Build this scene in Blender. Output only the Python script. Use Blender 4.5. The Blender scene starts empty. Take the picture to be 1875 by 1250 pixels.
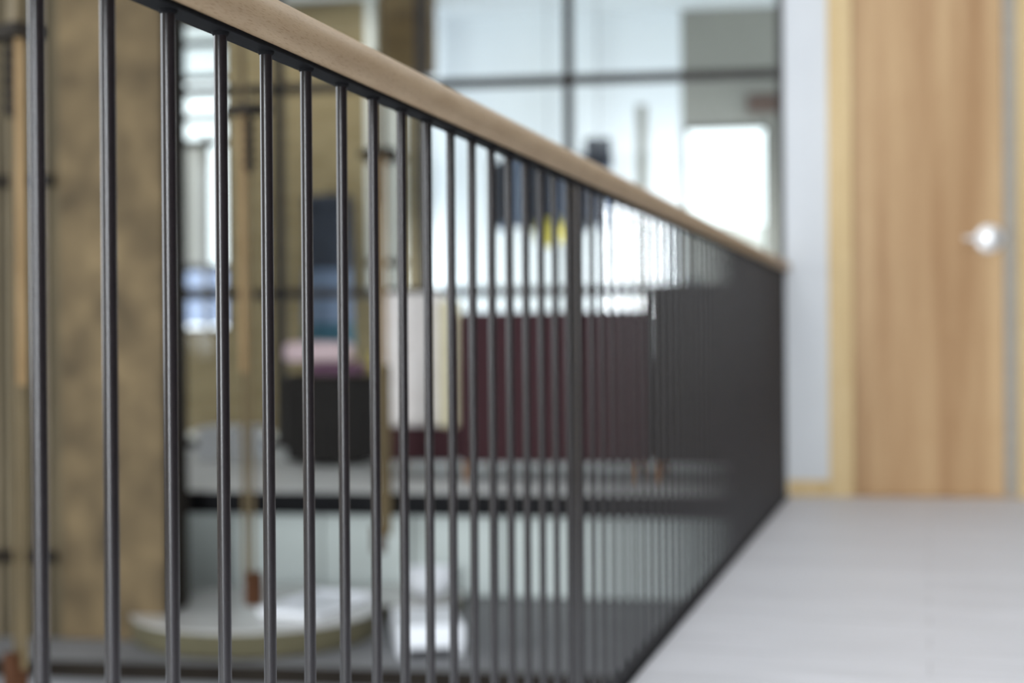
import bpy, bmesh, math, random
from mathutils import Vector, Matrix, noise as mnoise
random.seed(7)
SC = bpy.context.scene
COL = SC.collection
R = math.radians

# ------------------------------------------------------------------ camera
# Landing rail runs along +Y at x = -0.628, floor of the landing is z = 0.
YAW = math.atan(761 / 2600)
PITCH, ROLL = -9 / 2600, 0.007
F = Vector((-math.sin(YAW) * math.cos(PITCH), math.cos(YAW) * math.cos(PITCH), math.sin(PITCH)))
RT = Vector((math.cos(YAW), math.sin(YAW), 0))
UP = RT.cross(F)
U2 = UP * math.cos(ROLL) + RT * math.sin(ROLL)
R2 = RT * math.cos(ROLL) - UP * math.sin(ROLL)
cam = bpy.data.cameras.new('camera')
cam.sensor_width = 36.0
cam.lens = 2600 / 1875 * 36.0
cam.clip_start = 0.05
cam.dof.use_dof = True
cam.dof.focus_distance = 1.38
cam.dof.aperture_fstop = 2.7
cam_o = bpy.data.objects.new('camera', cam)
COL.objects.link(cam_o)
m = Matrix((R2, U2, -F)).transposed().to_4x4()
m.translation = Vector((0, 0, 0.746))
cam_o.matrix_world = m
SC.camera = cam_o

# ------------------------------------------------------------------ sky, light, exposure
w = bpy.data.worlds.new('overcast_sky')
SC.world = w
w.use_nodes = True
bg = w.node_tree.nodes['Background']
bg.inputs['Color'].default_value = (0.90, 0.955, 1.0, 1)
bg.inputs['Strength'].default_value = 2.6


def area(name, loc, target, sx, sy, power, col):
    l = bpy.data.lights.new(name, 'AREA')
    l.shape = 'RECTANGLE'
    l.size, l.size_y, l.energy, l.color = sx, sy, power, col
    o = bpy.data.objects.new(name, l)
    COL.objects.link(o)
    o.location = loc
    o.rotation_euler = (Vector(target) - Vector(loc)).to_track_quat('-Z', 'Y').to_euler()
    return o


SC.view_settings.view_transform = 'Standard'
SC.view_settings.look = 'None'
SC.view_settings.gamma = 1
SC.view_settings.use_curve_mapping = False
SC.view_settings.exposure = -0.08

# far end of the building stands 8 degrees off square to the rail
AL = R(8)
EX, EY = -0.628, 6.66
AV = Vector((math.cos(AL), math.sin(AL), 0))
BV = Vector((-math.sin(AL), math.cos(AL), 0))


def loc(a, b, z=0.0):
    return Vector((EX, EY, 0)) + AV * a + BV * b + Vector((0, 0, z))


WHITE = (0.95, 0.975, 1.0)
area('daylight_left_windows', (-6.3, 2.4, 1.7), (0.0, 2.8, 0.9), 5.0, 2.2, 78, (0.88, 0.945, 1.0))
area('daylight_window_behind', (-0.75, -3.75, 1.40), (-0.62, 2, 1.0), 1.0, 2.7, 530, (0.90, 0.95, 1.0))
area('landing_fill', (0.75, 3.2, 3.30), (0.75, 3.2, 0), 1.0, 4.4, 52, WHITE)  # added fill that brightens the landing floor and end wall
l_ = area('room_side_fill', loc(1.45, 3.7, 1.15), loc(-1.9, 5.0, 0.8), 1.2, 1.7, 60, WHITE)  # added fill for the white room wall, no window built on this side
l_.data.spread = R(75)
area('lounge_fill', loc(-3.4, 3.3, 3.3), loc(-3.4, 3.6, 0), 1.6, 0.5, 23, (1.0, 0.97, 0.9))  # added fill to lift the dim brick wall behind the partition
area('riser_panel_fill', loc(-1.9, 0.25, -0.125), loc(-1.9, 0.62, -0.5), 2.6, 0.10, 1.1, WHITE)  # added light that brightens the riser panels, no fitting here

# ------------------------------------------------------------------ materials


def new_mat(name):
    mt = bpy.data.materials.new(name)
    mt.use_nodes = True
    nt = mt.node_tree
    return mt, nt, nt.nodes['Principled BSDF']


def mat(name, c1, c2=None, scale=(8, 8, 8), rough=0.6, metal=0.0, bump=0.0, bscale=40, detail=4, spec=0.5, lo=0.35, hi=0.65):
    mt, nt, p = new_mat(name)
    p.inputs['Roughness'].default_value = rough
    p.inputs['Metallic'].default_value = metal
    p.inputs['Specular IOR Level'].default_value = spec
    tc = nt.nodes.new('ShaderNodeTexCoord')
    mp = nt.nodes.new('ShaderNodeMapping')
    mp.inputs['Scale'].default_value = scale
    nt.links.new(tc.outputs['Object'], mp.inputs['Vector'])
    nz = nt.nodes.new('ShaderNodeTexNoise')
    nz.inputs['Scale'].default_value = 1.0
    nz.inputs['Detail'].default_value = detail
    nt.links.new(mp.outputs[0], nz.inputs['Vector'])
    cr = nt.nodes.new('ShaderNodeValToRGB')
    cr.color_ramp.elements[0].position = lo
    cr.color_ramp.elements[1].position = hi
    cr.color_ramp.elements[0].color = (*c1, 1)
    cr.color_ramp.elements[1].color = (*(c2 or c1), 1)
    nt.links.new(nz.outputs['Fac'], cr.inputs[0])
    nt.links.new(cr.outputs[0], p.inputs['Base Color'])
    if bump:
        nb = nt.nodes.new('ShaderNodeTexNoise')
        nb.inputs['Scale'].default_value = bscale
        nb.inputs['Detail'].default_value = 3
        nt.links.new(tc.outputs['Object'], nb.inputs['Vector'])
        bp = nt.nodes.new('ShaderNodeBump')
        bp.inputs['Strength'].default_value = bump
        bp.inputs['Distance'].default_value = 0.002
        nt.links.new(nb.outputs['Fac'], bp.inputs['Height'])
        nt.links.new(bp.outputs[0], p.inputs['Normal'])
    return mt


def wood(name, c1, c2, along='Y', rough=0.5, fine=220, coarse=9, streak=0.03, fleck=0.35, spec=0.3):
    """long soft bands of two tones plus short fine flecks, both along one axis"""
    mt, nt, p = new_mat(name)
    p.inputs['Roughness'].default_value = rough
    p.inputs['Specular IOR Level'].default_value = spec
    tc = nt.nodes.new('ShaderNodeTexCoord')

    def noise(sc, st, det):
        v = [sc, sc, sc]
        v['XYZ'.index(along)] = sc * st
        mp = nt.nodes.new('ShaderNodeMapping')
        mp.inputs['Scale'].default_value = v
        nt.links.new(tc.outputs['Object'], mp.inputs['Vector'])
        n = nt.nodes.new('ShaderNodeTexNoise')
        n.inputs['Scale'].default_value = 1
        n.inputs['Detail'].default_value = det
        nt.links.new(mp.outputs[0], n.inputs['Vector'])
        return n
    n1 = noise(coarse, streak * 2.5, 4)
    n2 = noise(fine, streak, 2)
    cr = nt.nodes.new('ShaderNodeValToRGB')
    cr.color_ramp.elements[0].position = 0.32
    cr.color_ramp.elements[1].position = 0.68
    cr.color_ramp.elements[0].color = (*c1, 1)
    cr.color_ramp.elements[1].color = (*c2, 1)
    nt.links.new(n1.outputs['Fac'], cr.inputs[0])
    c2r = nt.nodes.new('ShaderNodeValToRGB')
    c2r.color_ramp.elements[0].position = 0.30
    c2r.color_ramp.elements[1].position = 0.46
    k = 1 - fleck
    c2r.color_ramp.elements[0].color = (k, k * 0.93, k * 0.86, 1)
    c2r.color_ramp.elements[1].color = (1, 1, 1, 1)
    nt.links.new(n2.outputs['Fac'], c2r.inputs[0])
    mx = nt.nodes.new('ShaderNodeMix')
    mx.data_type = 'RGBA'
    mx.blend_type = 'MULTIPLY'
    mx.inputs[0].default_value = 1
    nt.links.new(cr.outputs[0], mx.inputs[6])
    nt.links.new(c2r.outputs[0], mx.inputs[7])
    nt.links.new(mx.outputs[2], p.inputs['Base Color'])
    bp = nt.nodes.new('ShaderNodeBump')
    bp.inputs['Strength'].default_value = 0.15
    bp.inputs['Distance'].default_value = 0.0006
    nt.links.new(n2.outputs['Fac'], bp.inputs['Height'])
    nt.links.new(bp.outputs[0], p.inputs['Normal'])
    return mt


def brick_mat(name, c1, c2, mortar):
    mt, nt, p = new_mat(name)
    p.inputs['Roughness'].default_value = 0.9
    tc = nt.nodes.new('ShaderNodeTexCoord')
    sp = nt.nodes.new('ShaderNodeSeparateXYZ')
    nt.links.new(tc.outputs['Object'], sp.inputs[0])
    ad = nt.nodes.new('ShaderNodeMath')
    nt.links.new(sp.outputs['X'], ad.inputs[0])
    nt.links.new(sp.outputs['Y'], ad.inputs[1])
    cb = nt.nodes.new('ShaderNodeCombineXYZ')
    nt.links.new(ad.outputs[0], cb.inputs['X'])
    nt.links.new(sp.outputs['Z'], cb.inputs['Y'])
    br = nt.nodes.new('ShaderNodeTexBrick')
    br.inputs['Color1'].default_value = (*c1, 1)
    br.inputs['Color2'].default_value = (*c2, 1)
    br.inputs['Mortar'].default_value = (*mortar, 1)
    br.inputs['Scale'].default_value = 1
    br.inputs['Mortar Size'].default_value = 0.006
    br.inputs['Brick Width'].default_value = 0.24
    br.inputs['Row Height'].default_value = 0.075
    nt.links.new(cb.outputs[0], br.inputs['Vector'])
    nt.links.new(br.outputs['Color'], p.inputs['Base Color'])
    bp = nt.nodes.new('ShaderNodeBump')
    bp.inputs['Strength'].default_value = 0.5
    bp.inputs['Distance'].default_value = 0.006
    bp.invert = True
    nt.links.new(br.outputs['Fac'], bp.inputs['Height'])
    nt.links.new(bp.outputs[0], p.inputs['Normal'])
    return mt


def floor_mat(name):
    """pale grey limed boards running across the landing"""
    mt, nt, p = new_mat(name)
    p.inputs['Roughness'].default_value = 0.5
    p.inputs['Specular IOR Level'].default_value = 0.35
    tc = nt.nodes.new('ShaderNodeTexCoord')
    br = nt.nodes.new('ShaderNodeTexBrick')
    br.inputs['Scale'].default_value = 1
    br.inputs['Brick Width'].default_value = 1.8
    br.inputs['Row Height'].default_value = 0.14
    br.inputs['Mortar Size'].default_value = 0.0012
    br.inputs['Color1'].default_value = (0.72, 0.71, 0.725, 1)
    br.inputs['Color2'].default_value = (0.67, 0.66, 0.675, 1)
    br.inputs['Mortar'].default_value = (0.36, 0.35, 0.345, 1)
    nt.links.new(tc.outputs['Object'], br.inputs['Vector'])
    mp = nt.nodes.new('ShaderNodeMapping')
    mp.inputs['Scale'].default_value = (3, 60, 10)
    nt.links.new(tc.outputs['Object'], mp.inputs['Vector'])
    nz = nt.nodes.new('ShaderNodeTexNoise')
    nz.inputs['Scale'].default_value = 1
    nz.inputs['Detail'].default_value = 5
    nt.links.new(mp.outputs[0], nz.inputs['Vector'])
    cr = nt.nodes.new('ShaderNodeValToRGB')
    cr.color_ramp.elements[0].position = 0.3
    cr.color_ramp.elements[1].position = 0.7
    cr.color_ramp.elements[0].color = (0.82, 0.82, 0.82, 1)
    cr.color_ramp.elements[1].color = (1.06, 1.06, 1.07, 1)
    nt.links.new(nz.outputs['Fac'], cr.inputs[0])
    mx = nt.nodes.new('ShaderNodeMix')
    mx.data_type = 'RGBA'
    mx.blend_type = 'MULTIPLY'
    mx.inputs[0].default_value = 1
    nt.links.new(br.outputs['Color'], mx.inputs[6])
    nt.links.new(cr.outputs[0], mx.inputs[7])
    nt.links.new(mx.outputs[2], p.inputs['Base Color'])
    return mt


def glass_mat(name, tint=(1, 1, 1), refl=1.0):
    mt = bpy.data.materials.new(name)
    mt.use_nodes = True
    nt = mt.node_tree
    nt.nodes.clear()
    o = nt.nodes.new('ShaderNodeOutputMaterial')
    t = nt.nodes.new('ShaderNodeBsdfTransparent')
    t.inputs[0].default_value = (*tint, 1)
    g = nt.nodes.new('ShaderNodeBsdfGlossy')
    g.inputs['Roughness'].default_value = 0.02
    fr = nt.nodes.new('ShaderNodeFresnel')
    fr.inputs['IOR'].default_value = 1.35
    mu = nt.nodes.new('ShaderNodeMath')
    mu.operation = 'MULTIPLY'
    mu.inputs[1].default_value = refl
    nt.links.new(fr.outputs[0], mu.inputs[0])
    mx = nt.nodes.new('ShaderNodeMixShader')
    nt.links.new(mu.outputs[0], mx.inputs[0])
    nt.links.new(t.outputs[0], mx.inputs[1])
    nt.links.new(g.outputs[0], mx.inputs[2])
    nt.links.new(mx.outputs[0], o.inputs[0])
    return mt


M = {}
M['steel'] = mat('dark_powder_coated_steel', (0.0105, 0.0082, 0.0102), (0.0155, 0.0125, 0.0148), (300, 300, 300), rough=0.27, bump=0.03, bscale=1000, spec=0.8)
M['steel_flat'] = mat('dark_flat_steel', (0.009, 0.009, 0.010), (0.013, 0.013, 0.014), (200, 200, 200), rough=0.6, bump=0.05, bscale=900, spec=0.04)
M['beech'] = wood('oiled_beech', (0.485, 0.345, 0.208), (0.575, 0.425, 0.268), 'Y', rough=0.45, fine=1000, coarse=45, streak=0.09, fleck=0.22)
M['floor'] = floor_mat('limed_floorboards')
M['white'] = mat('white_painted_plaster', (0.64, 0.66, 0.685), (0.68, 0.70, 0.72), (2, 2, 2), rough=0.7, bump=0.1, bscale=120)
M['oak'] = wood('oak_veneer', (0.405, 0.235, 0.112), (0.595, 0.40, 0.215), 'Z', rough=0.42, fine=240, coarse=9, streak=0.02, fleck=0.14)
M['pine'] = wood('pale_oak_lipping', (0.60, 0.43, 0.21), (0.70, 0.53, 0.29), 'Z', rough=0.45, fine=240, coarse=14, streak=0.03, fleck=0.12)
M['chrome'] = mat('brushed_chrome', (0.86, 0.86, 0.86), None, rough=0.4, metal=0.7)
M['grey_seal'] = mat('grey_door_edge', (0.33, 0.30, 0.26), (0.37, 0.34, 0.29), (4, 4, 20), rough=0.5)
M['concrete'] = mat('tan_raw_concrete', (0.062, 0.043, 0.021), (0.195, 0.138, 0.070), (5, 5, 4), rough=0.9, bump=0.6, bscale=35, detail=8, lo=0.3, hi=0.7)
M['brick'] = brick_mat('olive_brick', (0.215, 0.162, 0.082), (0.275, 0.215, 0.118), (0.245, 0.205, 0.135))
M['dark_brown'] = mat('dark_brown_steel', (0.012, 0.009, 0.007), (0.02, 0.016, 0.012), (6, 6, 2), rough=0.7, spec=0.08)
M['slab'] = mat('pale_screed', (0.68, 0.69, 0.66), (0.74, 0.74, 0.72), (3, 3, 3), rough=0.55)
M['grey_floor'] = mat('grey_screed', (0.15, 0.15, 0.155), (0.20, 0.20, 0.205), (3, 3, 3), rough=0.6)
M['panel'] = mat('grey_green_panel', (0.56, 0.62, 0.60), (0.61, 0.67, 0.65), (1, 1, 1), rough=0.4)
M['burgundy'] = mat('burgundy_wool', (0.028, 0.006, 0.009), (0.044, 0.010, 0.014), (60, 60, 60), rough=0.9, bump=0.3, bscale=400)
M['cream'] = mat('cream_boucle', (0.72, 0.67, 0.64), (0.80, 0.76, 0.73), (30, 30, 30), rough=0.95, bump=0.5, bscale=250)
M['straw'] = mat('straw_fabric_in_shade', (0.62, 0.56, 0.38), (0.70, 0.64, 0.45), (30, 30, 30), rough=0.95, bump=0.5, bscale=250)  # side of the cream chair back, its shade mixed into the colour
M['charcoal'] = mat('charcoal_felt', (0.024, 0.022, 0.021), (0.034, 0.032, 0.030), (40, 40, 40), rough=0.95, spec=0.1, bump=0.3, bscale=300)
M['wood_leg'] = wood('orange_wood', (0.30, 0.13, 0.04), (0.42, 0.20, 0.07), 'Z', fine=200)
M['pink'] = mat('pale_pink_wool', (0.66, 0.50, 0.52), (0.74, 0.58, 0.60), (30, 30, 30), rough=0.95, bump=0.4, bscale=300)
M['plum'] = mat('plum_wool', (0.12, 0.055, 0.10), (0.16, 0.08, 0.13), (30, 30, 30), rough=0.95, bump=0.4, bscale=300)
M['yellow'] = mat('mustard_yellow_fabric', (0.50, 0.42, 0.07), (0.58, 0.50, 0.11), (30, 30, 30), rough=0.95, bump=0.4, bscale=300)
M['navy'] = mat('navy_cloth', (0.016, 0.021, 0.036), (0.026, 0.033, 0.052), (30, 30, 30), rough=0.9, bump=0.3, bscale=300)
M['blue'] = mat('denim_blue_cloth', (0.10, 0.14, 0.22), (0.14, 0.18, 0.27), (30, 30, 30), rough=0.9, bump=0.3, bscale=300)
M['teal'] = mat('teal_cloth', (0.022, 0.075, 0.11), (0.03, 0.095, 0.14), (30, 30, 30), rough=0.9, bump=0.3, bscale=300)
M['copper'] = mat('orange_brown_copper', (0.19, 0.118, 0.050), (0.26, 0.17, 0.080), (20, 20, 4), rough=0.55, metal=0.0, spec=0.25)
M['brass'] = mat('aged_olive_brass', (0.075, 0.053, 0.023), (0.105, 0.075, 0.034), (20, 20, 4), rough=0.55, metal=0.0, spec=0.25)
M['rust'] = mat('rust_brown_wood', (0.042, 0.017, 0.007), (0.062, 0.025, 0.011), (30, 30, 8), rough=0.7, spec=0.1)
M['black_iron'] = mat('black_iron', (0.016, 0.013, 0.010), (0.026, 0.021, 0.016), (30, 30, 30), rough=0.7, spec=0.12)
M['olive'] = mat('olive_felt', (0.085, 0.075, 0.04), (0.105, 0.092, 0.05), (30, 30, 30), rough=0.9)
M['table_top'] = mat('pale_lacquer', (0.46, 0.45, 0.43), (0.52, 0.51, 0.49), (3, 3, 3), rough=0.16, spec=0.8)
M['white_gloss'] = mat('white_lacquer', (0.84, 0.86, 0.90), None, (3, 3, 3), rough=0.3)
M['room_white'] = mat('bright_white_paint', (0.80, 0.84, 0.88), (0.83, 0.87, 0.90), (1, 1, 1), rough=0.8)
M['room_grey'] = mat('post_and_backlit_wall_grey', (0.225, 0.22, 0.195), (0.25, 0.245, 0.215), (2, 2, 2), rough=0.85)  # the wall's backlit shade is put into this grey; the post is plain grey
M['frame'] = mat('dark_window_steel', (0.042, 0.038, 0.036), (0.055, 0.049, 0.046), (8, 8, 8), rough=0.6, spec=0.2)
M['pipe'] = mat('pale_grey_zinc', (0.62, 0.63, 0.60), (0.72, 0.73, 0.70), (4, 4, 2), rough=0.3)
M['timber'] = wood('brown_beam_timber', (0.12, 0.075, 0.035), (0.26, 0.175, 0.085), 'X', rough=0.8, fine=120, coarse=6, streak=0.1)
M['timber_dark'] = wood('dark_stained_timber', (0.022, 0.015, 0.010), (0.04, 0.028, 0.019), 'Z', rough=0.7, fine=120, coarse=8, spec=0.15)
M['slat'] = wood('weathered_slat', (0.16, 0.125, 0.078), (0.27, 0.22, 0.15), 'Z', rough=0.8, fine=200, coarse=10)
M['dark_olive'] = mat('dark_olive_render', (0.075, 0.06, 0.035), (0.12, 0.095, 0.055), (3, 3, 1), rough=0.9)
M['facade'] = mat('pale_stone_facade', (0.70, 0.68, 0.64), (0.78, 0.76, 0.72), (1, 1, 1), rough=0.9)
M['facade_glass'] = mat('facade_window_glass', (0.30, 0.32, 0.33), None, rough=0.1)
M['glass'] = glass_mat('clear_glass', (0.97, 0.99, 0.985))
M['dim_glass'] = glass_mat('dim_blue_glass', (0.50, 0.55, 0.66))
M['paper'] = mat('brown_card', (0.10, 0.060, 0.045), None, rough=0.8)

# ------------------------------------------------------------------ mesh helpers


class MB:
    def __init__(s):
        s.bm = bmesh.new()

    def box(s, x0, x1, y0, y1, z0, z1, bev=0.0, seg=2):
        t = bmesh.new()
        bmesh.ops.create_cube(t, size=1)
        bmesh.ops.scale(t, vec=(x1 - x0, y1 - y0, z1 - z0), verts=t.verts)
        bmesh.ops.translate(t, vec=((x0 + x1) / 2, (y0 + y1) / 2, (z0 + z1) / 2), verts=t.verts)
        if bev:
            bmesh.ops.bevel(t, geom=t.edges[:], offset=bev, segments=seg, profile=0.5, affect='EDGES')
        s.add(t)
        return s

    def add(s, t):
        tmp = bpy.data.meshes.new('t')
        t.to_mesh(tmp)
        t.free()
        s.bm.from_mesh(tmp)
        bpy.data.meshes.remove(tmp)

    def lathe(s, prof, n=32, cx=0, cy=0, cap=True):
        """prof: list of (radius, z) from bottom to top"""
        rings = []
        for r, z in prof:
            rings.append([s.bm.verts.new((cx + r * math.cos(2 * math.pi * i / n), cy + r * math.sin(2 * math.pi * i / n), z)) for i in range(n)])
        for a, b in zip(rings, rings[1:]):
            for i in range(n):
                s.bm.faces.new((a[i], a[(i + 1) % n], b[(i + 1) % n], b[i]))
        if cap:
            s.bm.faces.new(rings[0][::-1])
            s.bm.faces.new(rings[-1])
        return s

    def tube(s, pts, r, n=10):
        for p, q in zip(pts, pts[1:]):
            p, q = Vector(p), Vector(q)
            d = (q - p).normalized()
            u = d.orthogonal().normalized()
            v = d.cross(u)
            A = [s.bm.verts.new(p + (u * math.cos(2 * math.pi * i / n) + v * math.sin(2 * math.pi * i / n)) * r) for i in range(n)]
            B = [s.bm.verts.new(q + (u * math.cos(2 * math.pi * i / n) + v * math.sin(2 * math.pi * i / n)) * r) for i in range(n)]
            for i in range(n):
                s.bm.faces.new((A[i], A[(i + 1) % n], B[(i + 1) % n], B[i]))
            s.bm.faces.new(A[::-1])
            s.bm.faces.new(B)
        return s

    def prism_y(s, prof, y0, y1):
        """closed (x, z) outline pulled along Y"""
        a = [s.bm.verts.new((x, y0, z)) for x, z in prof]
        b = [s.bm.verts.new((x, y1, z)) for x, z in prof]
        n = len(prof)
        for i in range(n):
            s.bm.faces.new((a[i], a[(i + 1) % n], b[(i + 1) % n], b[i]))
        s.bm.faces.new(a[::-1])
        s.bm.faces.new(b)
        return s

    def puff(s, x0, x1, y0, y1, z0, z1, e=0.35, n=14, wob=0.0, seed=0):
        """pillow: a superellipsoid"""
        t = bmesh.new()
        bmesh.ops.create_uvsphere(t, u_segments=n * 2, v_segments=n, radius=1)
        sg = lambda a: math.copysign(abs(a) ** e, a)
        for v in t.verts:
            c = v.co.copy()
            v.co = Vector((sg(c.x) if abs(c.x) > 1e-6 else 0, sg(c.y) if abs(c.y) > 1e-6 else 0, sg(c.z) if abs(c.z) > 1e-6 else 0))
            L = max(abs(v.co.x), abs(v.co.y), abs(v.co.z))
            v.co *= 1.0 / max(L, 1e-6) * (0.5 + 0.5 * L)
        for v in t.verts:
            k = 1 + (wob * mnoise.noise(v.co * 1.7 + Vector((seed, seed * 2, 0))) if wob else 0)
            v.co = Vector(((x0 + x1) / 2 + v.co.x * (x1 - x0) / 2 * k, (y0 + y1) / 2 + v.co.y * (y1 - y0) / 2 * k, (z0 + z1) / 2 + v.co.z * (z1 - z0) / 2 * k))
        s.add(t)
        return s

    def build(s, name, material, parent=None, smooth=False):
        bmesh.ops.recalc_face_normals(s.bm, faces=s.bm.faces)
        me = bpy.data.meshes.new(name)
        s.bm.to_mesh(me)
        s.bm.free()
        me.materials.append(material)
        if smooth:
            for p in me.polygons:
                p.use_smooth = True
            try:
                me.set_sharp_from_angle(angle=R(40))
            except Exception:
                pass
        o = bpy.data.objects.new(name, me)
        COL.objects.link(o)
        if parent:
            o.parent = parent
        return o


def place(o, p, rz=AL):
    o.location = p
    o.rotation_euler = (0, 0, rz)
    return o


def tag(o, label, cat, group=None, kind=None):
    o['label'] = label
    o['category'] = cat
    if group:
        o['group'] = group
    if kind:
        o['kind'] = kind
    return o


def thing(name, label, cat, p, rz=AL, group=None):
    o = bpy.data.objects.new(name, None)
    o.empty_display_size = 0.1
    COL.objects.link(o)
    place(o, p, rz)
    return tag(o, label, cat, group)


def struct(name, mb, material, p=(0, 0, 0), rz=0.0, label=None, parent=None):
    o = mb.build(name, material, parent)
    if parent is None:
        place(o, p, rz)
        o['kind'] = 'structure'
        if label:
            o['label'] = label
    return o


def copy_tree(o, parent=None):
    c = o.copy()
    COL.objects.link(c)
    if parent:
        c.parent = parent
    for ch in list(o.children):
        copy_tree(ch, c)
    return c


ORG = Vector((EX, EY, 0))          # origin of the rotated far end

# ------------------------------------------------------------------ structure: landing and end wall
# landing floor, its end cut along the rotated end wall
ta = math.tan(AL)
fl = bmesh.new()
pts = [(-0.645, -4.0), (1.75, -4.0), (1.75, EY + (1.75 - EX) * ta), (-0.645, EY + (-0.645 - EX) * ta)]
lo_ = [fl.verts.new((x, y, -0.10)) for x, y in pts]
hi_ = [fl.verts.new((x, y, 0.0)) for x, y in pts]
for i in range(4):
    fl.faces.new((lo_[i], lo_[(i + 1) % 4], hi_[(i + 1) % 4], hi_[i]))
fl.faces.new(lo_[::-1])
fl.faces.new(hi_)
mb = MB()
mb.add(fl)
struct('floor', mb, M['floor'], label='pale grey limed timber floor of the landing right of the dark railing')
struct('trim_1', MB().box(-0.665, -0.645, -4.0, 6.64, -0.26, 0.0), M['steel_flat'], label='dark steel edge plate along the landing below the railing')
struct('wall_right', MB().box(1.75, 1.9, -4.0, 6.95, -0.1, 3.56), M['timber_dark'], label='dark timber side wall of the landing')
CE = MB().box(-7.0, 2.6, -4.0, 9.0, 3.56, 3.7)
struct('ceiling_hall', CE, M['white'], label='white ceiling over the landing and the void')
bh = MB()
bh.box(-6.6, -1.35, -4.12, -4.0, -0.9, 3.56)
bh.box(-0.15, 1.9, -4.12, -4.0, -0.9, 3.56)
bh.box(-1.35, -0.15, -4.12, -4.0, -0.9, 0.04)
bh.box(-1.35, -0.15, -4.12, -4.0, 2.8, 3.56)
struct('wall_behind', bh, M['brick'], label='brick wall with a tall window behind the landing')
lw = MB()
for y0, y1 in ((-4.0, -0.4), (1.2, 1.7), (3.3, 3.8), (5.4, 8.5)):
    lw.box(-6.62, -6.5, y0, y1, -0.9, 3.56)
for y0, y1 in ((-0.4, 1.2), (1.7, 3.3), (3.8, 5.4)):
    lw.box(-6.62, -6.5, y0, y1, -0.9, 0.5)
    lw.box(-6.62, -6.5, y0, y1, 2.9, 3.56)
struct('wall_left', lw, M['brick'], label='brick wall with three tall windows left of the void')
# end wall around the door: left strip, right strip, lintel
ew = MB()
ew.box(0.0, 0.203, 0.0, 0.14, -0.1, 3.56)
ew.box(1.13, 2.5, 0.0, 0.14, -0.1, 3.56)
ew.box(0.203, 1.13, 0.0, 0.14, 2.5, 3.56)
struct('wall_end', ew, M['white'], ORG, AL, label='white plastered end wall beside the oak door')
struct('baseboard_end', MB().box(0.004, 0.190, -0.014, -0.0005, 0.0005, 0.075, 0.002), M['pine'], ORG, AL, label='pale oak baseboard under the white strip of wall')
# door
d = bpy.data.objects.new('door_1', None)
COL.objects.link(d)
place(d, ORG)
d['kind'] = 'structure'
d['label'] = 'oak veneered door in a pale oak frame at the end of the landing'
fr = MB()
fr.box(0.193, 0.301, -0.018, 0.12, 0.0, 2.5, 0.003)
fr.box(1.031, 1.14, -0.018, 0.12, 0.0, 2.5, 0.003)
fr.box(0.301, 1.031, -0.018, 0.12, 2.40, 2.5, 0.003)
o = fr.build('door_frame', M['pine'], d)
o['label'] = 'pale oak door frame'
MB().box(0.304, 0.972, 0.02, 0.062, 0.008, 2.398, 0.002).build('door_leaf', M['oak'], d)
o = MB().box(0.974, 1.030, 0.012, 0.064, 0.0, 2.398, 0.002).build('edge_strip', M['grey_seal'], d)
o['label'] = 'grey strip along the closing edge'
hd = MB().lathe([(0.064, 0), (0.064, 0.008), (0.058, 0.014), (0.03, 0.016)], 32)
kn = [(0.016, 0.016), (0.016, 0.035), (0.034, 0.045), (0.04, 0.056), (0.036, 0.066), (0.02, 0.072)]
hd.lathe(kn, 32)
h_ = hd.build('door_knob', M['chrome'], d, True)
h_.rotation_euler = (R(90), 0, 0)
h_.location = (0.909, 0.02, 1.176)
h_['label'] = 'round bright chrome knob'
lv = MB().tube([(0, 0, 0), (0, -0.05, 0), (-0.115, -0.052, 0)], 0.011, 12)
l_ = lv.build('thumb_turn', M['chrome'], h_, True)
l_.rotation_euler = (R(-90), 0, 0)
l_.location = (0, 0, 0)
MB().box(0.301, 1.031, -0.01, 0.09, 0.0, 0.006).build('threshold', M['oak'], d)

# ------------------------------------------------------------------ structure: lounge side of the void
SL = MB().box(-6.0, -0.001, 0.0, 10.5, -0.06, 0.0)
SL.box(0.0, 2.5, 0.141, 10.5, -0.06, 0.0)
struct('floor_lounge', SL, M['slab'], ORG, AL, label='pale screed floor of the lounge across the void')
struct('trim_2', MB().box(-3.9, 0.0, -0.012, 0.0, -0.075, -0.004).box(-3.9, 0.0, 0.02, 0.06, -0.115, -0.06), M['steel_flat'], ORG, AL, label='dark steel edge under the pale lounge floor')
# riser panels under the slab edge, each a part of the riser wall
rw = MB().box(-4.4, 0.4, 0.60, 0.66, -0.62, -0.061)
rwo = struct('wall_riser', rw, M['frame'], ORG, AL, label='low riser wall of grey green panels under the lounge floor')
x = -3.35
proto = None
while x < -0.2:
    o = proto.copy() if proto else MB().box(0.006, 0.474, 0.575, 0.60, -0.6, -0.08, 0.003).build('panel', M['panel'])
    if proto:
        COL.objects.link(o)
    proto = proto or o
    o.parent = rwo
    o.location = (x, 0, 0)
    x += 0.48
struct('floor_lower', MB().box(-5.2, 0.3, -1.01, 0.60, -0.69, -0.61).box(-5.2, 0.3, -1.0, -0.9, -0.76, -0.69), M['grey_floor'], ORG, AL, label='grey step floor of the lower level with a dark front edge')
struct('trim_3', MB().box(-5.2, 0.3, -1.022, -1.0105, -0.685, -0.612), M['dark_brown'], ORG, AL, label='dark nosing along the front of the lower grey floor')
struct('floor_ground', MB().box(-6.5, -0.67, -1.5, 7.6, -0.85, -0.77), M['room_white'], label='white floor at the bottom of the void')
# tan concrete pier with an added sheet that keeps its right side dark
struct('trim_4', MB().box(-3.265, -2.765, -0.62, -0.36, -0.61, 3.55, 0.012), M['concrete'], ORG, AL, label='tan raw concrete pier rising from the grey lower floor')
struct('trim_5', MB().box(-2.764, -2.752, -0.612, -0.37, -0.61, 3.55, 0.003), M['dark_brown'], ORG, AL, label='thin dark brown sheet added to darken the right side of the concrete pier')
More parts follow.
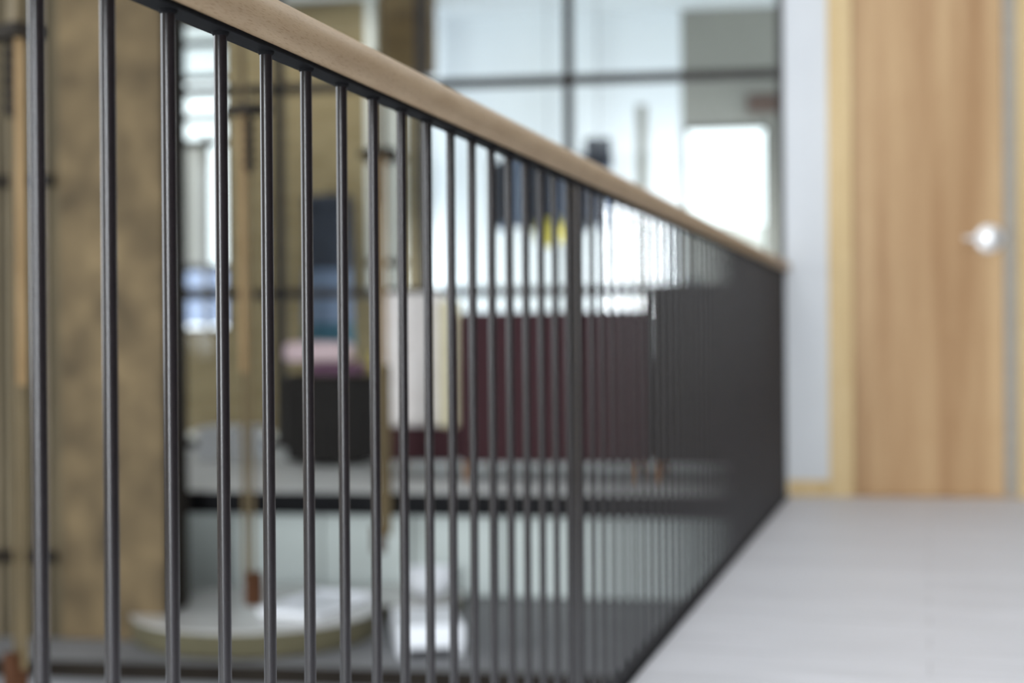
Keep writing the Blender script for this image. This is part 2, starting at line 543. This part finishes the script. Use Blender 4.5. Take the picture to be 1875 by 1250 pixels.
# wall behind, with a window
bw = MB()
bw.box(-6.5, -4.62, 4.2, 4.45, 0.0, 3.4)
bw.box(-4.18, -2.68, 4.2, 4.45, 0.0, 3.4)
bw.box(-4.62, -4.18, 4.2, 4.45, 0.0, 0.80)
bw.box(-4.62, -4.18, 4.2, 4.45, 3.3, 3.4)
struct('wall_back', bw, M['brick'], ORG, AL, label='olive brick wall behind the lounge')
bwl = MB()
struct('wall_room_left', MB().box(-2.68, -2.58, 4.46, 5.15, 0.0, 3.4), M['room_white'], ORG, AL)
# meeting room shell
rb = MB().box(-2.58, -0.60, 5.0, 5.15, 0.0, 3.4)
struct('wall_room_back', rb, M['room_white'], ORG, AL, label='bright white wall of the room behind the glazed partition')
wg = MB()
wx0, wx1, wz0, wz1 = -0.585, 0.10, 0.85, 2.46
wg.box(-0.5995, wx0, 5.0, 5.15, 0.0, 3.4)
wg.box(wx1, 1.6, 5.0, 5.15, 0.0, 3.4)
wg.box(wx0, wx1, 5.0, 5.15, 0.0, wz0)
wg.box(wx0, wx1, 5.0, 5.15, wz1, 3.4)
struct('wall_room_right', wg, M['room_grey'], ORG, AL, label='wall around the bright window, backlit shade held in its grey colour')
struct('ceiling', MB().box(-6.5, 1.6, 2.5, 7.05, 3.401, 3.55), M['room_white'], ORG, AL, label='white ceiling over the lounge and the room behind')


def window(name, label, x0, x1, y, z0, z1, nx, nz, glass, fw=0.045, parts=True):
    e = bpy.data.objects.new(name, None)
    COL.objects.link(e)
    place(e, ORG)
    e['kind'] = 'structure'
    e['label'] = label
    f = MB()
    f.box(x0, x0 + fw, y, y + 0.07, z0, z1)
    f.box(x1 - fw, x1, y, y + 0.07, z0, z1)
    f.box(x0 + fw, x1 - fw, y, y + 0.07, z0, z0 + fw)
    f.box(x0 + fw, x1 - fw, y, y + 0.07, z1 - fw, z1)
    f.build('window_frame', M['frame'], e)
    return e


wn = window('window_1', 'bright window with a view of a pale building', wx0, wx1, 5.03, wz0, wz1, 2, 3, M['glass'], fw=0.03)
MB().box(wx0 + 0.03, wx1 - 0.03, 5.06, 5.07, wz0 + 0.03, wz1 - 0.03).build('pane', M['glass'], wn)

# far window left, a ladder of panes
wl = window('window_2', 'tall narrow window of stacked panes beside the concrete pier', -4.62, -4.18, 4.25, 0.80, 3.3, 1, 1, M['glass'], fw=0.03)
mz = [1.13, 1.32, 2.32, 2.52, 2.84, 3.12]
for z in mz:
    MB().box(-4.59, -4.21, 4.26, 4.31, z - 0.028, z + 0.028).build('glazing_bar', M['frame'], wl)
MB().box(-4.405, -4.365, 4.262, 4.308, 0.83, 2.40).build('mullion', M['frame'], wl)
zz = [0.83] + mz + [3.27]
for i, (za, zb) in enumerate(zip(zz, zz[1:])):
    MB().box(-4.588, -4.212, 4.28, 4.288, za + 0.03, zb - 0.03).build('pane', M['dim_glass'] if i < 2 else M['glass'], wl)
MB().box(-4.588, -4.385, 4.274, 4.279, 1.35, 2.29).build('blind', M['pipe'], wl)

# glazed steel partition in front of brick wall and room
gp = bpy.data.objects.new('window_3', None)
COL.objects.link(gp)
place(gp, ORG)
gp['kind'] = 'structure'
gp['label'] = 'dark steel framed glass partition behind the lounge seats'
PB = 2.6
xs = [-4.10, -3.25, -2.27, -1.278, 0.10]
for i, x in enumerate(xs):
    MB().box(x - 0.03, x + 0.03, PB, PB + 0.06, 0.0, 3.4).build('mullion', M['frame'], gp)
for x0, x1 in zip(xs, xs[1:]):
    for z in (0.03, 1.045, 2.432):
        MB().box(x0 + 0.03, x1 - 0.03, PB + 0.003, PB + 0.057, z - 0.03, z + 0.03).build('transom', M['frame'], gp)
    for z0, z1 in ((0.06, 1.015), (1.075, 2.402), (2.462, 3.4)):
        MB().box(x0 + 0.028, x1 - 0.028, PB + 0.026, PB + 0.034, z0 - 0.002, z1).build('pane', M['glass'], gp)
struct('wall_partition_end', MB().box(0.13, 1.6, PB, PB + 0.1, 0.0, 3.4), M['white'], ORG, AL)

# ------------------------------------------------------------------ railing
RX = -0.628
H = 0.284 + 0.746
rail = thing('stair_railing', 'long landing railing of dark round bars with a round beech handrail', 'railing', (RX, 0, 0), 0)
Y0, Y1 = -0.12, 6.625
cz, r = 0.312 + 0.746, 0.026
prof = []
a0 = math.asin(((H + 0.005) - cz) / r)
for i in range(41):
    t = a0 + (math.pi - 2 * a0) * i / 40
    prof.append((r * math.cos(t), cz + r * math.sin(t)))
hb = MB().prism_y(prof, Y0, Y1).build('handrail', M['beech'], rail, True)
hb['label'] = 'round beech handrail with a flat underside'
MB().box(-0.0125, 0.0125, Y0 + 0.01, Y1 - 0.005, H, H + 0.0048, 0.0008, 1).build('top_strip', M['steel_flat'], rail)
MB().box(-0.0125, 0.0125, Y0 + 0.01, Y1 - 0.005, 0.0003, 0.008, 0.001, 1).build('bottom_strip', M['steel_flat'], rail)
BR = 0.0062
bar = MB().lathe([(BR, 0.0), (BR, 0.5), (BR, H - 0.0078)], 24).build('baluster', M['steel'], rail, True)
bar.location = (0, 0.906, 0.008)
col_ = MB().lathe([(BR + 0.0002, -0.0036), (BR + 0.0010, -0.0030), (BR + 0.0019, -0.0012), (BR + 0.0022, 0.0)], 20).build('weld_collar', M['steel_flat'], bar, True)
col_.location = (0, 0, H - 0.0079)
k = -10
while True:
    y = 0.906 + 0.0945 * k
    k += 1
    if y > 6.59:
        break
    if k - 1 == 0:
        continue
    c = bar.copy()
    c.parent = rail
    c.location = (0, y, 0.008)
    COL.objects.link(c)
    q = col_.copy()
    q.parent = c
    COL.objects.link(q)
    q.rotation_euler = (0, 0, random.random() * 6)
ps = MB().box(-0.005, 0.005, -0.005, 0.005, 0.008, H, 0.001, 1).build('post', M['steel'], rail)
ps.location = (0, 0.906 + 0.0945 * 17.5, 0)
ps['label'] = 'slim square dark steel post between two bars'

# ------------------------------------------------------------------ hanging rods in the void
BEAM = 3.26
struct('trim_6', MB().box(-2.50, -2.34, 1.5, 9.2, BEAM, BEAM + 0.16).box(-2.43, -2.41, 1.5, 9.2, BEAM + 0.16, BEAM + 0.3), M['black_iron'], label='black iron beam over the void')


def hanging(label, y, thick=0.011, flip=True):
    t = thing('hanging_rod', label, 'hanging rod', (-2.42, y, 0), R(160 if flip else -20), 'brass rods hanging in the void')
    MB().tube([(-0.028, 0, 1.612), (-0.028, 0, BEAM)], 0.013, 14).build('upper_rod', M['brass'], t, True)
    o = MB().box(-0.078, 0.078, -0.05, 0.05, 1.575, 1.612, 0.006).build('bracket', M['black_iron'], t)
    o['label'] = 'black iron bracket plate'
    o = MB().tube([(-0.028, 0.0, 0.62), (-0.028, 0.0, 1.575)], 0.0145, 14).build('copper_rod', M['copper'], t, True)
    o['label'] = 'orange brown upper length of rod'
    MB().tube([(-0.028, 0.0, -0.16), (-0.028, 0.0, 0.62)], thick, 14).build('lower_rod', M['brass'], t, True)
    MB().tube([(0.01, 0.0, -0.12), (0.01, 0.0, 1.40)], 0.008, 12).build('thin_rod', M['brass'], t, True)
    for i in range(5):
        z = 1.55 - i * 0.037
        MB().lathe([(0.014, z - 0.026), (0.024, z - 0.020), (0.024, z - 0.006), (0.014, z)], 20, 0.01, 0).build('ring', M['black_iron'], t, True)
    MB().lathe([(0.012, 1.36), (0.012, 1.575)], 16, 0.01, 0).build('ring_core', M['black_iron'], t, True)
    o = MB().box(-0.012, 0.040, -0.026, 0.026, -0.245, -0.12, 0.006).build('end_block', M['rust'], t)
    o['label'] = 'rust brown wooden end block'
    return t


hanging('hanging rod nearest the landing, left of the first railing bar', 3.385)
hanging('hanging rod seen between the fourth and fifth railing bars', 4.79, 0.010, False)
hanging('farthest hanging rod, in front of the cream chair', 6.10, 0.030)

# ------------------------------------------------------------------ timber slat screen left
sc_ = thing('slat_screen', 'weathered timber slat screen left of the concrete pier', 'screen', loc(-4.35, -0.62, -0.61))
MB().box(-0.55, 1.08, 0.03, 0.08, 0.0, 4.1).build('backing', M['dark_olive'], sc_)
px = -0.50
for i in range(16):
    wd = [0.07, 0.05, 0.085, 0.045][i % 4]
    if px + wd > 1.07:
        break
    MB().box(px, px + wd, 0.0, 0.029 - 0.004 * (i % 3), 0.0, 4.1, 0.003).build('slat', M['slat'], sc_)
    px += wd + [0.055, 0.035, 0.06][i % 3]
for z in (0.35, 2.05):
    MB().box(-0.55, 1.07, -0.03, -0.0005, z, z + 0.05, 0.003).build('rail', M['dark_brown'], sc_)

# ------------------------------------------------------------------ lounge furniture
# burgundy sofa, back to the void
s = thing('sofa', 'burgundy sofa with its back to the void behind the railing', 'sofa', loc(-1.147, 0.9, 0))
W_ = 0.487
MB().box(-W_, W_, -0.43, -0.28, 0.10, 0.872, 0.035, 3).build('backrest', M['burgundy'], s, True)
MB().box(-W_ + 0.012, W_ - 0.012, -0.28, 0.42, 0.13, 0.30, 0.02, 2).build('base', M['burgundy'], s, True)
for sx in (-1, 1):
    x0, x1 = sorted((sx * W_, sx * (W_ - 0.11)))
    MB().box(x0, x1, -0.279, 0.42, 0.301, 0.62, 0.03, 3).build('arm', M['burgundy'], s, True)
    for yy in (-0.38, 0.36):
        MB().lathe([(0.014, 0.0), (0.022, 0.13)], 14, sx * (W_ - 0.05), yy).build('leg', M['wood_leg'], s, True)
MB().box(-W_ + 0.115, W_ - 0.115, -0.275, 0.41, 0.302, 0.43, 0.04, 3).build('seat_cushion', M['burgundy'], s, True)
# dark high-backed settle at the end of the rail
s = thing('high_back_sofa', 'dark charcoal high-backed sofa behind the far end of the railing', 'sofa', loc(-0.33, 0.92, 0))
W_ = 0.325
MB().box(-W_, W_, -0.43, -0.30, 0.10, 1.005, 0.03, 3).build('backrest', M['charcoal'], s, True)
MB().box(-W_ + 0.01, W_ - 0.01, -0.30, 0.40, 0.10, 0.42, 0.03, 3).build('seat', M['charcoal'], s, True)
for sx in (-1, 1):
    x0, x1 = sorted((sx * W_, sx * (W_ - 0.07)))
    MB().box(x0, x1, -0.299, 0.32, 0.421, 0.98, 0.025, 3).build('side_wing', M['charcoal'], s, True)
    for yy in (-0.36, 0.34):
        MB().lathe([(0.014, 0.0), (0.02, 0.10)], 14, sx * (W_ - 0.05), yy).build('leg', M['wood_leg'], s, True)
# cream chair
s = thing('upholstered_chair', 'cream high-backed chair with a burgundy base left of the burgundy sofa', 'chair', loc(-1.905, 0.95, 0))
MB().box(-0.215, 0.165, -0.25, -0.13, 0.265, 0.985, 0.06, 5).build('backrest', M['cream'], s, True)
o = MB().box(0.120, 0.24, -0.265, -0.12, 0.265, 0.945, 0.03, 3).build('back_side', M['straw'], s, True)
o['label'] = 'straw coloured side of the back, shade put into the colour'
o = MB().box(-0.20, 0.225, -0.24, 0.24, 0.085, 0.265, 0.02, 2).build('seat_base', M['burgundy'], s, True)
o['label'] = 'burgundy seat base'
MB().box(-0.195, 0.22, -0.125, 0.235, 0.266, 0.36, 0.03, 3).build('seat_cushion', M['cream'], s, True)
for sx in (-0.16, 0.19):
    for yy in (-0.19, 0.19):
        MB().lathe([(0.012, 0.0), (0.018, 0.085)], 14, sx, yy).build('leg', M['wood_leg'], s, True)
# charcoal tub armchair
s = thing('tub_armchair', 'charcoal tub armchair with folded blankets on its back', 'armchair', loc(-2.56, 1.55, 0))
back = bmesh.new()
n = 28
ri, ro, zb, zt = 0.235, 0.305, 0.03, 0.53
rings = []
for i in range(n + 1):
    t = R(180 - 30) + R(240) * i / n
    c, sn = math.cos(t), math.sin(t)
    rings.append([back.verts.new((ro * c, ro * sn, zb)), back.verts.new((ro * 1.03 * c, ro * 1.03 * sn, zt - 0.04)), back.verts.new(((ro - 0.015) * c, (ro - 0.015) * sn, zt)),
                  back.verts.new(((ri + 0.015) * c, (ri + 0.015) * sn, zt)), back.verts.new((ri * c, ri * sn, zt - 0.04)), back.verts.new((ri * c, ri * sn, zb))])
for a, b in zip(rings, rings[1:]):
    for j in range(6):
        back.faces.new((a[j], a[(j + 1) % 6], b[(j + 1) % 6], b[j]))
back.faces.new(rings[0])
back.faces.new(rings[-1][::-1])
mb = MB()
mb.add(back)
mb.build('backrest', M['charcoal'], s, True)
MB().lathe([(0.215, 0.06), (0.225, 0.08), (0.225, 0.32), (0.17, 0.36), (0.10, 0.37)], 32).build('seat', M['charcoal'], s, True)
MB().lathe([(0.15, 0.0), (0.15, 0.06)], 32).build('plinth', M['dark_brown'], s)
# blankets and cushion on its back edge
o = MB().puff(-0.24, 0.15, -0.095, 0.095, -0.055, 0.06, 0.55, wob=0.08, seed=2).build('blanket', M['pink'], None, True)
place(o, loc(-2.555, 1.30, 0.664))
tag(o, 'pale pink folded blanket on top of the charcoal armchair', 'blanket')
o = MB().puff(-0.14, 0.19, -0.09, 0.09, -0.035, 0.035, 0.5, wob=0.05, seed=5).build('blanket', M['plum'], None, True)
place(o, loc(-2.52, 1.30, 0.569))
tag(o, 'plum folded blanket under the pale pink one', 'blanket')
o = MB().puff(-0.075, 0.075, -0.06, 0.06, -0.07, 0.07, 0.6, wob=0.05, seed=8).build('cushion', M['yellow'], None, True)
place(o, loc(-2.245, 1.40, 0.602))
tag(o, 'small mustard yellow cushion right of the pale pink blanket', 'cushion')
# white box on the lounge floor
s = thing('storage_box', 'pale low box on the lounge floor beside the dark side of the pier', 'box', loc(-3.30, 1.75, 0))
MB().box(-0.16, 0.16, -0.15, 0.15, 0.0, 0.17, 0.008).build('body', M['white'], s)
MB().box(-0.165, 0.165, -0.155, 0.155, 0.171, 0.20, 0.008).build('lid', M['white'], s)

# hanging coat on the brick wall
s = thing('coat', 'navy and blue coat hanging on the olive brick wall', 'coat', loc(-3.28, 3.93, 0))


def garment(z0, z1, w0, w1, d0, d1, seed):
    t = bmesh.new()
    rows, n = 14, 32
    R_ = []
    for j in range(rows + 1):
        f = j / rows
        z = z0 + (z1 - z0) * f
        w, dd = w0 + (w1 - w0) * f, d0 + (d1 - d0) * f
        ring = []
        for i in range(n):
            th = 2 * math.pi * i / n
            k = 1 + 0.10 * math.sin(5 * th + seed) * (1 - 0.6 * f)
            ring.append(t.verts.new((w * math.cos(th) * k, dd * math.sin(th) * k, z)))
        R_.append(ring)
    for a, b in zip(R_, R_[1:]):
        for i in range(n):
            t.faces.new((a[i], a[(i + 1) % n], b[(i + 1) % n], b[i]))
    t.faces.new(R_[0][::-1])
    t.faces.new(R_[-1])
    m_ = MB()
    m_.add(t)
    return m_


g = garment(1.27, 1.76, 0.185, 0.19, 0.09, 0.07, 1)
g.puff(-0.19, 0.19, -0.08, 0.08, 1.70, 1.85, 0.7)
g.build('shoulders', M['navy'], s, True)
o = garment(0.86, 1.27, 0.19, 0.18, 0.105, 0.085, 3).build('skirt', M['blue'], s, True)
o['label'] = 'denim blue lower half'
o = garment(0.68, 0.86, 0.20, 0.19, 0.11, 0.105, 5).build('hem', M['teal'], s, True)
o['label'] = 'teal hem'
MB().tube([(0, 0.268, 1.90), (0, 0.0, 1.88), (0, 0.0, 1.83)], 0.008, 8).build('hook', M['black_iron'], s, True)

# zinc pipes on the brick wall
for i, (a, lab) in enumerate(((-2.98, 'left zinc downpipe of three on the brick wall above the handrail'), (-2.86, 'middle zinc downpipe of three on the brick wall above the handrail'), (-2.75, 'right zinc downpipe of three on the brick wall above the handrail'))):
    s = thing('downpipe', lab, 'pipe', loc(a, 4.12, 0), group='zinc pipes on the brick wall')
    MB().lathe([(0.042, 1.05), (0.042, 3.4)], 20).build('pipe', M['pipe'], s, True)
    for z in (1.3, 2.1, 2.9):
        MB().lathe([(0.047, z), (0.047, z + 0.05)], 20).build('bracket', M['frame'], s, True)
# timber block beside partition
s = thing('timber_beam', 'brown timber beam end beside the glazed partition', 'beam', loc(-2.47, 3.2, 0))
MB().box(-0.17, 0.17, -0.12, 0.12, 2.62, 3.4, 0.01).build('beam', M['timber'], s)
MB().lathe([(0.04, -0.135), (0.04, -0.12)], 16).build('bolt', M['black_iron'], s, True)
o = s.children[-1]
o.rotation_euler = (R(90), 0, 0)
o.location = (-0.02, -0.255 + 0.12, 2.70)

# room behind the partition
s = thing('pendant_lamp', 'wide navy slatted pendant lamp in the room behind the glass', 'lamp', loc(-1.59, 4.1, -0.09))
for i in range(22):
    t = 2 * math.pi * i / 22
    q = MB().box(-0.052, 0.052, -0.012, 0.012, 1.66 + 0.02 * (i % 3), 2.12 + 0.02 * ((i * 5) % 4), 0.004).build('slat', M['navy'] if i % 3 else M['blue'], s)
    q.location = (0.44 * math.cos(t), 0.44 * math.sin(t), 0)
    q.rotation_euler = (0, 0, t + math.pi / 2)
for z in (1.72, 2.08):
    rg = bmesh.new()
    n = 36
    v = [[rg.verts.new((rr * math.cos(2 * math.pi * i / n), rr * math.sin(2 * math.pi * i / n), zz)) for i in range(n)] for rr, zz in ((0.415, z), (0.427, z), (0.427, z + 0.03), (0.415, z + 0.03))]
    for j in range(4):
        for i in range(n):
            rg.faces.new((v[j][i], v[j][(i + 1) % n], v[(j + 1) % 4][(i + 1) % n], v[(j + 1) % 4][i]))
    mb = MB()
    mb.add(rg)
    mb.build('ring', M['navy'], s, True)
MB().tube([(-0.42, 0, 2.10), (0.42, 0, 2.10)], 0.012, 8).build('spreader', M['navy'], s, True)
MB().tube([(0, 0, 2.10), (0, 0, 3.49)], 0.003, 8).build('cord', M['black_iron'], s, True)
o = MB().lathe([(0.03, 1.52), (0.10, 1.56), (0.12, 1.64), (0.09, 1.73), (0.03, 1.80)], 24).build('bulb_shade', M['yellow'], s, True)
o['label'] = 'mustard yellow inner shade'
MB().tube([(0, 0, 1.79), (0, 0, 2.10)], 0.01, 8).build('stem', M['black_iron'], s, True)
o = MB().puff(-0.09, 0.09, -0.08, 0.08, 2.15, 2.36, 0.8, wob=0.3, seed=3).build('planter', M['navy'], None, True)
place(o, loc(-1.15, 3.4, -0.21))
o.name = 'speaker_ball'
tag(o, 'small dark rounded speaker hanging above the navy lamp', 'speaker')
o['kind'] = 'thing'
MB().tube([(0, 0, 2.33), (0, 0, 3.61)], 0.003, 8).build('cord', M['black_iron'], o, True)
s = thing('standing_post', 'grey post standing in the bright room left of the window', 'post', loc(-0.905, 4.6, 0))
MB().box(-0.042, 0.042, -0.04, 0.04, 0.03, 2.57, 0.006).build('shaft', M['room_grey'], s)
MB().box(-0.10, 0.10, -0.10, 0.10, 0.0, 0.03, 0.004).build('foot', M['room_grey'], s)
s = thing('card_sign', 'brown card sign high on the grey wall above the bright window', 'sign', loc(0.06, 4.985, 2.62))
MB().box(-0.13, 0.13, -0.012, 0.0, -0.08, 0.08, 0.002).build('board', M['paper'], s)
MB().tube([(-0.1, -0.014, 0.06), (0.1, -0.014, 0.06)], 0.004, 6).build('clip', M['frame'], s)

# building outside the window
s = thing('building', 'pale building seen through the bright window', 'building', loc(0.5, 13.0, -3.0))
MB().box(-6, 6, 0, 3, 0, 5.1).build('facade', M['facade'], s)
MB().box(-6.1, 6.1, -0.15, 3, 5.1, 5.25).build('cornice', M['facade'], s)
wp = None
for i in range(9):
    for j in range(3):
        if wp is None:
            q = wp = MB().box(0, 0.55, -0.03, 0.04, 0, 0.95).build('window', M['facade_glass'], s)
            fr_ = MB().box(-0.05, 0, -0.05, -0.0, -0.05, 1.0).box(0.55, 0.60, -0.05, 0, -0.05, 1.0).box(0, 0.55, -0.05, 0, 0.95, 1.0).box(0, 0.55, -0.05, 0, -0.05, 0).box(0.255, 0.295, -0.045, -0.03, 0, 0.95).build('window_frame', M['facade'], wp)
        else:
            q = wp.copy()
            COL.objects.link(q)
            f2 = fr_.copy()
            f2.parent = q
            COL.objects.link(f2)
        q.parent = s
        q.location = (-5.2 + i * 1.2, 0, 0.6 + j * 1.5)

# ------------------------------------------------------------------ lower level
t = thing('round_table', 'low round table with an olive side and a pale glossy top beside the pier', 'table', loc(-2.42, -0.38, -0.61))
MB().lathe([(0.545, 0.0), (0.56, 0.012), (0.56, 0.108)], 64).build('drum', M['olive'], t, True)
MB().lathe([(0.565, 0.108), (0.57, 0.114), (0.565, 0.12)], 64).build('tabletop', M['table_top'], t, True)
t = thing('round_table', 'smaller round pale table behind the low olive-sided table', 'table', loc(-1.86, 0.275, -0.61))
MB().lathe([(0.26, 0.0), (0.28, 0.012), (0.28, 0.06)], 48).build('drum', M['olive'], t, True)
MB().lathe([(0.282, 0.06), (0.286, 0.066), (0.282, 0.075)], 48).build('tabletop', M['table_top'], t, True)
s = MB().lathe([(0.05, 0.0), (0.10, 0.03), (0.125, 0.08), (0.13, 0.13), (0.122, 0.13), (0.10, 0.05), (0.03, 0.02)], 40).build('bowl', M['white_gloss'], None, True)
place(s, loc(-1.74, 0.22, -0.534))
tag(s, 'white bowl standing on the smaller round table', 'bowl')
s = thing('glare_sheet', 'white sheet added as glare on the right half of the olive-sided round table', 'glare_sheet', loc(-2.14, -0.36, -0.4895), R(-8))  # added white sheet stands for the glare on the glossy tabletop
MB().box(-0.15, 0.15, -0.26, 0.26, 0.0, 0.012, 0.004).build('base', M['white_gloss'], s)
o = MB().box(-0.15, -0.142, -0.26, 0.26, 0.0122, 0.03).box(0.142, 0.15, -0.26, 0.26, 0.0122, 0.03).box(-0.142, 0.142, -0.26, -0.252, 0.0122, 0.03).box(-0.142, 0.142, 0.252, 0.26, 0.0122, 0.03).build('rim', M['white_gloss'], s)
s = thing('white_bench', 'low white bench right of the olive-sided round table', 'bench', loc(-1.58, -0.60, -0.61), R(25))
MB().box(-0.14, 0.14, -0.22, 0.22, 0.04, 0.14, 0.01).build('seat', M['white_gloss'], s)
for sx in (-1, 1):
    x0, x1 = sorted((sx * 0.135, sx * 0.10))
    MB().box(x0, x1, -0.18, 0.18, 0.0, 0.0395).build('leg', M['white_gloss'], s)
